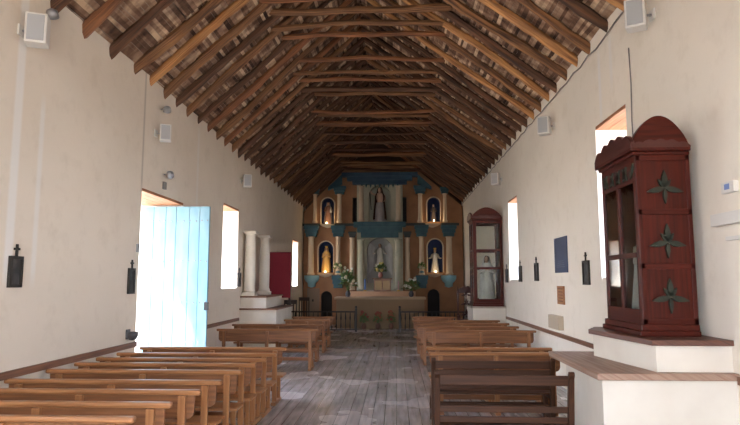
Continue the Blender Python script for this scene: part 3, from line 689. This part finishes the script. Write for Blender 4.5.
# ------------------------------------------------------------------ left side altar with columns
t=thing('stepped_side_altar','white stepped side altar with wooden rims on the left wall','altar',(0,0,0))
MB().b2(XL+.002,-3.17,15.95,18.3,0,1.14).build('lower_step',WHITEP,t); MB().b2(XL+.002,-3.13,15.9,18.34,1.14,1.18).build('rim',TRIM,t)
MB().b2(XL+.002,-3.46,16.0,18.2,1.18,1.46).build('upper_step',WHITEP,t); MB().b2(XL+.002,-3.43,15.96,18.24,1.46,1.50).build('rim',TRIM,t)
def pillar(y,label,x=-3.96):
    q=thing('pillar',label,'pillar',(x,y,1.5),group='side altar pillars')
    MB().box((0,0,.05),(.36,.36,.10)).build('base',WHITEP,q,bevel=.015)
    MB().lathe([(.165,.10),(.17,.15),(.145,.2),(.15,.6),(.148,1.1),(.125,1.6),(.15,1.64),(.15,1.68)],n=24).build('shaft',WHITEP,q,smooth=True)
    MB().b2(-.18,.18,-.18,.18,1.68,1.75).build('capital',WHITEP,q,bevel=.012)
pillar(16.22,'nearer of two white plaster pillars on the left side altar'); pillar(17.75,'farther of two white plaster pillars on the left side altar',-3.90)
t=thing('red_board','dark red standing board beyond the white pillars','board',(-3.72,18.7,0))
RED=mat('dark_red_cloth',(.22,.012,.025),.8); MB().b2(-.40,.44,-.02,.02,1.38,2.80).build('panel',RED,t,bevel=.006)
for x in (-.36,.40): MB().b2(x-.03,x+.03,.02,.07,0,2.7).build('post',DKW,t)

def chair(label,loc,rz,m=DKW,H=1.0):
    t=thing('wooden_chair',label,'chair',loc,rz,group='chairs near the altar railing')
    for x in (-.2,.2):
        MB().b2(x-.02,x+.02,.16,.20,0,H).build('back_leg',m,t); MB().b2(x-.02,x+.02,-.2,-.16,0,.44).build('leg',m,t)
    MB().b2(-.23,.23,-.22,.2,.44,.47).build('seat',m,t,bevel=.01)
    MB().b2(-.18,.18,.165,.19,H-.14,H).build('top_rail',m,t,bevel=.01)
    for x in (-.1,0,.1): MB().b2(x-.018,x+.018,.17,.188,.47,H-.14).build('spindle',m,t)
    MB().b2(-.18,.18,-.19,-.17,.2,.23).build('stretcher',m,t)
    return t
chair('dark wooden chair by the left wall just beyond the red board',(-3.62,20.6,0),.1,H=1.25)
chair('dark wooden chair behind the left railing, below the tall window',(-3.70,24.0,0),-.1,H=1.25)
# ornate throne on the right
t=thing('carved_chair','ornate dark carved ceremonial chair beside the far right cabinet','chair',(2.35,20.2,0))
m=CARVR
for x in (-.28,.28):
    MB().lathe([(.03,0),(.04,.1),(.025,.25),(.035,.45)],(x,-.22,0),10).build('leg',m,t,smooth=True)
    MB().lathe([(.03,0),(.035,.5),(.028,1.0),(.04,1.5),(.015,1.72)],(x,.22,0),10).build('back_post',m,t,smooth=True)
    MB().tube([(x,.2,.75),(x,-.1,.78),(x,-.26,.72),(x,-.22,.45)],.025,8).build('armrest',m,t,smooth=True)
MB().b2(-.3,.3,-.25,.22,.45,.52).build('seat',mat('seat_velvet',(.12,.015,.015),.8),t,bevel=.02)
mb=MB()
for zc,s in ((.8,1.3),(1.15,1.4),(1.45,1.2)): flower_carving(mb,'y',0,zc,s,.2,.235)
mb.prism([(-.28,.56),(.28,.56),(.28,.64),(-.28,.64)],.2,.235); mb.prism([(-.28,1.5)]+scallop(-.28,.28,1.56,.15,4,.03,20)+[(.28,1.5)],.2,.235); mb.build('carved_back',m,t)

# ------------------------------------------------------------------ wall things
FR=wood('frame_dark',(.03,.025,.02),(.015,.012,.01),.5); PICT=mat('print_grey',(.03,.03,.032),.6,noise=('o',(8,8,8),.4,.7),col2=(.10,.10,.095))
def station(side,y,z0,z1,label,w=.30):
    x=XL if side<0 else XR; s=1 if side<0 else -1
    t=thing('framed_station',label,'picture',(x,y,z0),group='small framed wall stations with crosses'); h=z1-z0
    mb=MB(); b=.035
    mb.b2(s*.002,s*.035,-w/2,w/2,0,b); mb.b2(s*.002,s*.035,-w/2,w/2,h-b,h); mb.b2(s*.002,s*.035,-w/2,-w/2+b,b,h-b); mb.b2(s*.002,s*.035,w/2-b,w/2,b,h-b)
    fo=mb.build('frame',FR,t); MB().b2(s*.002,s*.018,-w/2+b,w/2-b,b,h-b).build('picture',PICT,fo)
    mb=MB(); mb.b2(s*.01,s*.03,-.012,.012,h,h+.13); mb.b2(s*.01,s*.03,-.045,.045,h+.065,h+.09); mb.build('cross',FR,t)
station(-1,6.38,1.83,2.17,'dark framed station with cross, large, at the far left edge of the photo',.22)
station(-1,9.27,1.70,2.10,'dark framed station with cross just left of the open blue door',.22)
station(-1,15.85-.1,1.75,2.12,'dark framed station with cross beside the near left window')
station(1,9.60,1.84,2.22,'dark framed station with cross left of the big near cabinet')
station(1,12.95,1.90,2.28,'dark framed station with cross between the blue panel and the tall slit window')
station(1,14.62,1.88,2.26,'dark framed station with cross touching the near side of the slit window')
station(1,16.4,1.86,2.22,'dark framed station with cross between slit window and far cabinet')
t=thing('wall_panel','dark blue metal panel hanging on the right wall','panel',(XR,11.04,2.05))
MB().b2(-.02,0,-.41,.41,0,.64).build('panel',mat('panel_blue',(.035,.06,.13),.35,noise=('o',(3,3,3),.3,.7),col2=(.06,.09,.17)),t,bevel=.003)
mb=MB()
for k in range(4): mb.b2(-.0225,-.02,-.28+.03*k,.28-.04*k,.10+k*.035,.108+k*.035)
mb.build('inscription',mat('inscription_grey',(.2,.24,.3),.5),t)
t=thing('wooden_plaque','small orange-brown wooden plaque below the blue wall panel','plaque',(XR,11.12,1.48))
MB().b2(-.025,0,-.22,.22,0,.33).build('board',wood('plaque_wood',(.46,.22,.10),(.34,.15,.07),.5),t,bevel=.004)
mb=MB()
for k in range(5): mb.b2(-.028,-.025,-.16,.16-.05*(k%2),.05+k*.055,.065+k*.055)
mb.build('carved_lines',wood('plaque_dark',(.2,.08,.04),(.14,.06,.03),.5),t)
t=thing('wall_box','beige electrical box low on the right wall by the wooden strip','box',(XR,11.4,1.02))
MB().b2(-.10,0,-.36,.36,0,.25).build('cover',mat('beige_box',(.48,.40,.30),.6),t,bevel=.01); MB().b2(-.02,0,.38,.46,.06,.13).build('socket',BLACK,t)
t=thing('light_switch','white wall switch with blue label at the right edge','switch',(XR,5.42,2.68))
MB().b2(-.05,0,-.10,.10,0,.10).build('case',PLAST,t,bevel=.006); MB().b2(-.053,-.05,-.04,.04,.03,.08).build('blue_label',mat('blue_label',(.2,.3,.6),.5),t)
t=thing('cable_duct','white plastic box on the right wall under the switch','duct',(XR,5.46,2.40))
MB().b2(-.07,0,-.30,.24,0,.11).build('case',PLAST,t,bevel=.006)
t=thing('cable_duct','thin white duct piece, lowest at the right edge','duct',(XR,5.36,2.26))
MB().b2(-.04,0,-.22,.16,0,.035).build('case',PLAST,t,bevel=.004)

def speaker(x,y,z,side,label,rz,S=1.0):
    t=thing('wall_speaker',label,'speaker',(x,y,z),rz,group='white wall speakers')
    MB().box((0,0,0),(.22*S,.20*S,.34*S)).build('case',PLAST,t,bevel=.012)
    MB().box((0,-.105*S,0),(.17*S,.015,.29*S)).build('grille',GRILL,t,bevel=.005)
    # bracket reaches the wall
    wx=(XL if side<0 else XR); M=Matrix.Rotation(-rz,3,'Z'); d=M@Vector((wx-x,0,0))
    MB().tube([(0,.02,0),tuple(d)],.016,8).build('bracket',METAL,t)
    MB().box(tuple(d*.97),(.03,.12,.12),M).build('wall_plate',PLAST,t)
speaker(-3.96,6.22,4.66,-1,'white wall speaker high at the upper left corner',.35)
speaker(-3.97,10.0,4.44,-1,'white wall speaker above the blue door',.35,.85)
speaker(-3.97,15.75,4.57,-1,'small white wall speaker above the near left window',.35)
speaker(2.80,6.80,4.97,1,'white wall speaker at the upper right, next to the hanging cable',-.5)
speaker(2.82,11.25,4.82,1,'white wall speaker on the right wall under the eave, middle of three',-.5)
speaker(2.82,16.85,4.76,1,'small far white wall speaker above the far right cabinet',-.5)
def spot(y,z,label,box=False):
    t=thing('wall_floodlight',label,'lamp',(XL,y,z))
    MB().tube([(0,0,0),(.08,-.03,.0)],.012,6).build('arm',METAL,t)
    MB().lathe([(.02,.05),(.06,.02),(.075,-.05)],(.13,-.05,0),14,M=Euler((.9,0,.4)).to_matrix()).build('lamp_head',METAL,t,smooth=True)
    if box: MB().b2(0,.04,-.05,.05,-.27,-.14).build('junction_box',CABLE,t)
spot(6.62,5.03,'small metal floodlight beside the upper left speaker'); spot(10.2,4.92,'small metal floodlight just above the speaker over the door'); spot(10.45,3.80,'wall lamp with a small grey box right above the blue door',True)
t=thing('holy_water_font','small dark bowl fixed to the left wall by the door','font',(XL,9.24,1.04))
MB().lathe([(.001,-.07),(.05,-.06),(.085,0),(.085,.06),(.075,.06),(.06,0),(.001,-.03)],(.088,0,.02),20).build('bowl',mat('font_stone',(.06,.06,.065),.4),t,smooth=True)
MB().b2(.001,.03,-.06,.06,-.03,.12).build('back_plate',mat('font_plate',(.09,.09,.10),.5),t,bevel=.01)
t=thing('door_plate','small grey metal plate on the wall edge beside the door','plate',(XL,9.47,2.36))
MB().b2(.001,.02,-.045,.045,0,.13).build('plate',METAL,t)
# cables
pts=[(2.975,y,5.36-.05*abs(math.sin(y*PI/.7))+ (.06 if y<8 else 0)) for y in [6.4+i*.383 for i in range(54)]]
o=MB().tube(pts,.011,6).build('eave_cable',CABLE,smooth=True); tag(o,'long grey cable running under the right eave','cable')
o=MB().tube([(2.985,7.52,4.86),(2.985,7.50,4.4),(2.985,7.53,3.9),(2.985,7.5,3.33)],.008,6).build('hanging_cable',CABLE,smooth=True); tag(o,'thin grey cable hanging from the upper right speaker','cable')

# ------------------------------------------------------------------ light
sun=bpy.data.lights.new('sun','SUN'); sun.energy=5.5; sun.angle=.01; sun.color=(1,.95,.86)
so=bpy.data.objects.new('sun',sun); C.objects.link(so); so.rotation_euler=Vector((1,.32,-1.95)).to_track_quat('-Z','Y').to_euler()
w=bpy.data.worlds.new('sky'); bpy.context.scene.world=w; w.use_nodes=True; N=w.node_tree.nodes; L=w.node_tree.links
bg=N['Background']; tc=N.new('ShaderNodeTexCoord'); sp=N.new('ShaderNodeSeparateXYZ'); L.new(tc.outputs['Generated'],sp.inputs[0])
cr=N.new('ShaderNodeValToRGB'); cr.color_ramp.elements[0].color=(.95,.96,1,1); cr.color_ramp.elements[0].position=0; cr.color_ramp.elements[1].color=(.42,.62,1,1); cr.color_ramp.elements[1].position=.8
L.new(sp.outputs['Z'],cr.inputs[0]); L.new(cr.outputs[0],bg.inputs['Color']); bg.inputs['Strength'].default_value=3.0

# ------------------------------------------------------------------ camera
cam=bpy.data.cameras.new('camera'); cam.sensor_width=36; cam.sensor_fit='HORIZONTAL'; cam.lens=600/740*36; cam.clip_end=300
co=bpy.data.objects.new('camera',cam); C.objects.link(co); co.location=(0,0,1.9); co.rotation_euler=(PI/2+0.113674,0,0.043027)
sc=bpy.context.scene; sc.camera=co
vs=sc.view_settings; vs.view_transform='Standard'; vs.look='None'; vs.gamma=1; vs.use_curve_mapping=False; vs.exposure=2.45
sc.cycles.max_bounces=10; sc.cycles.diffuse_bounces=7
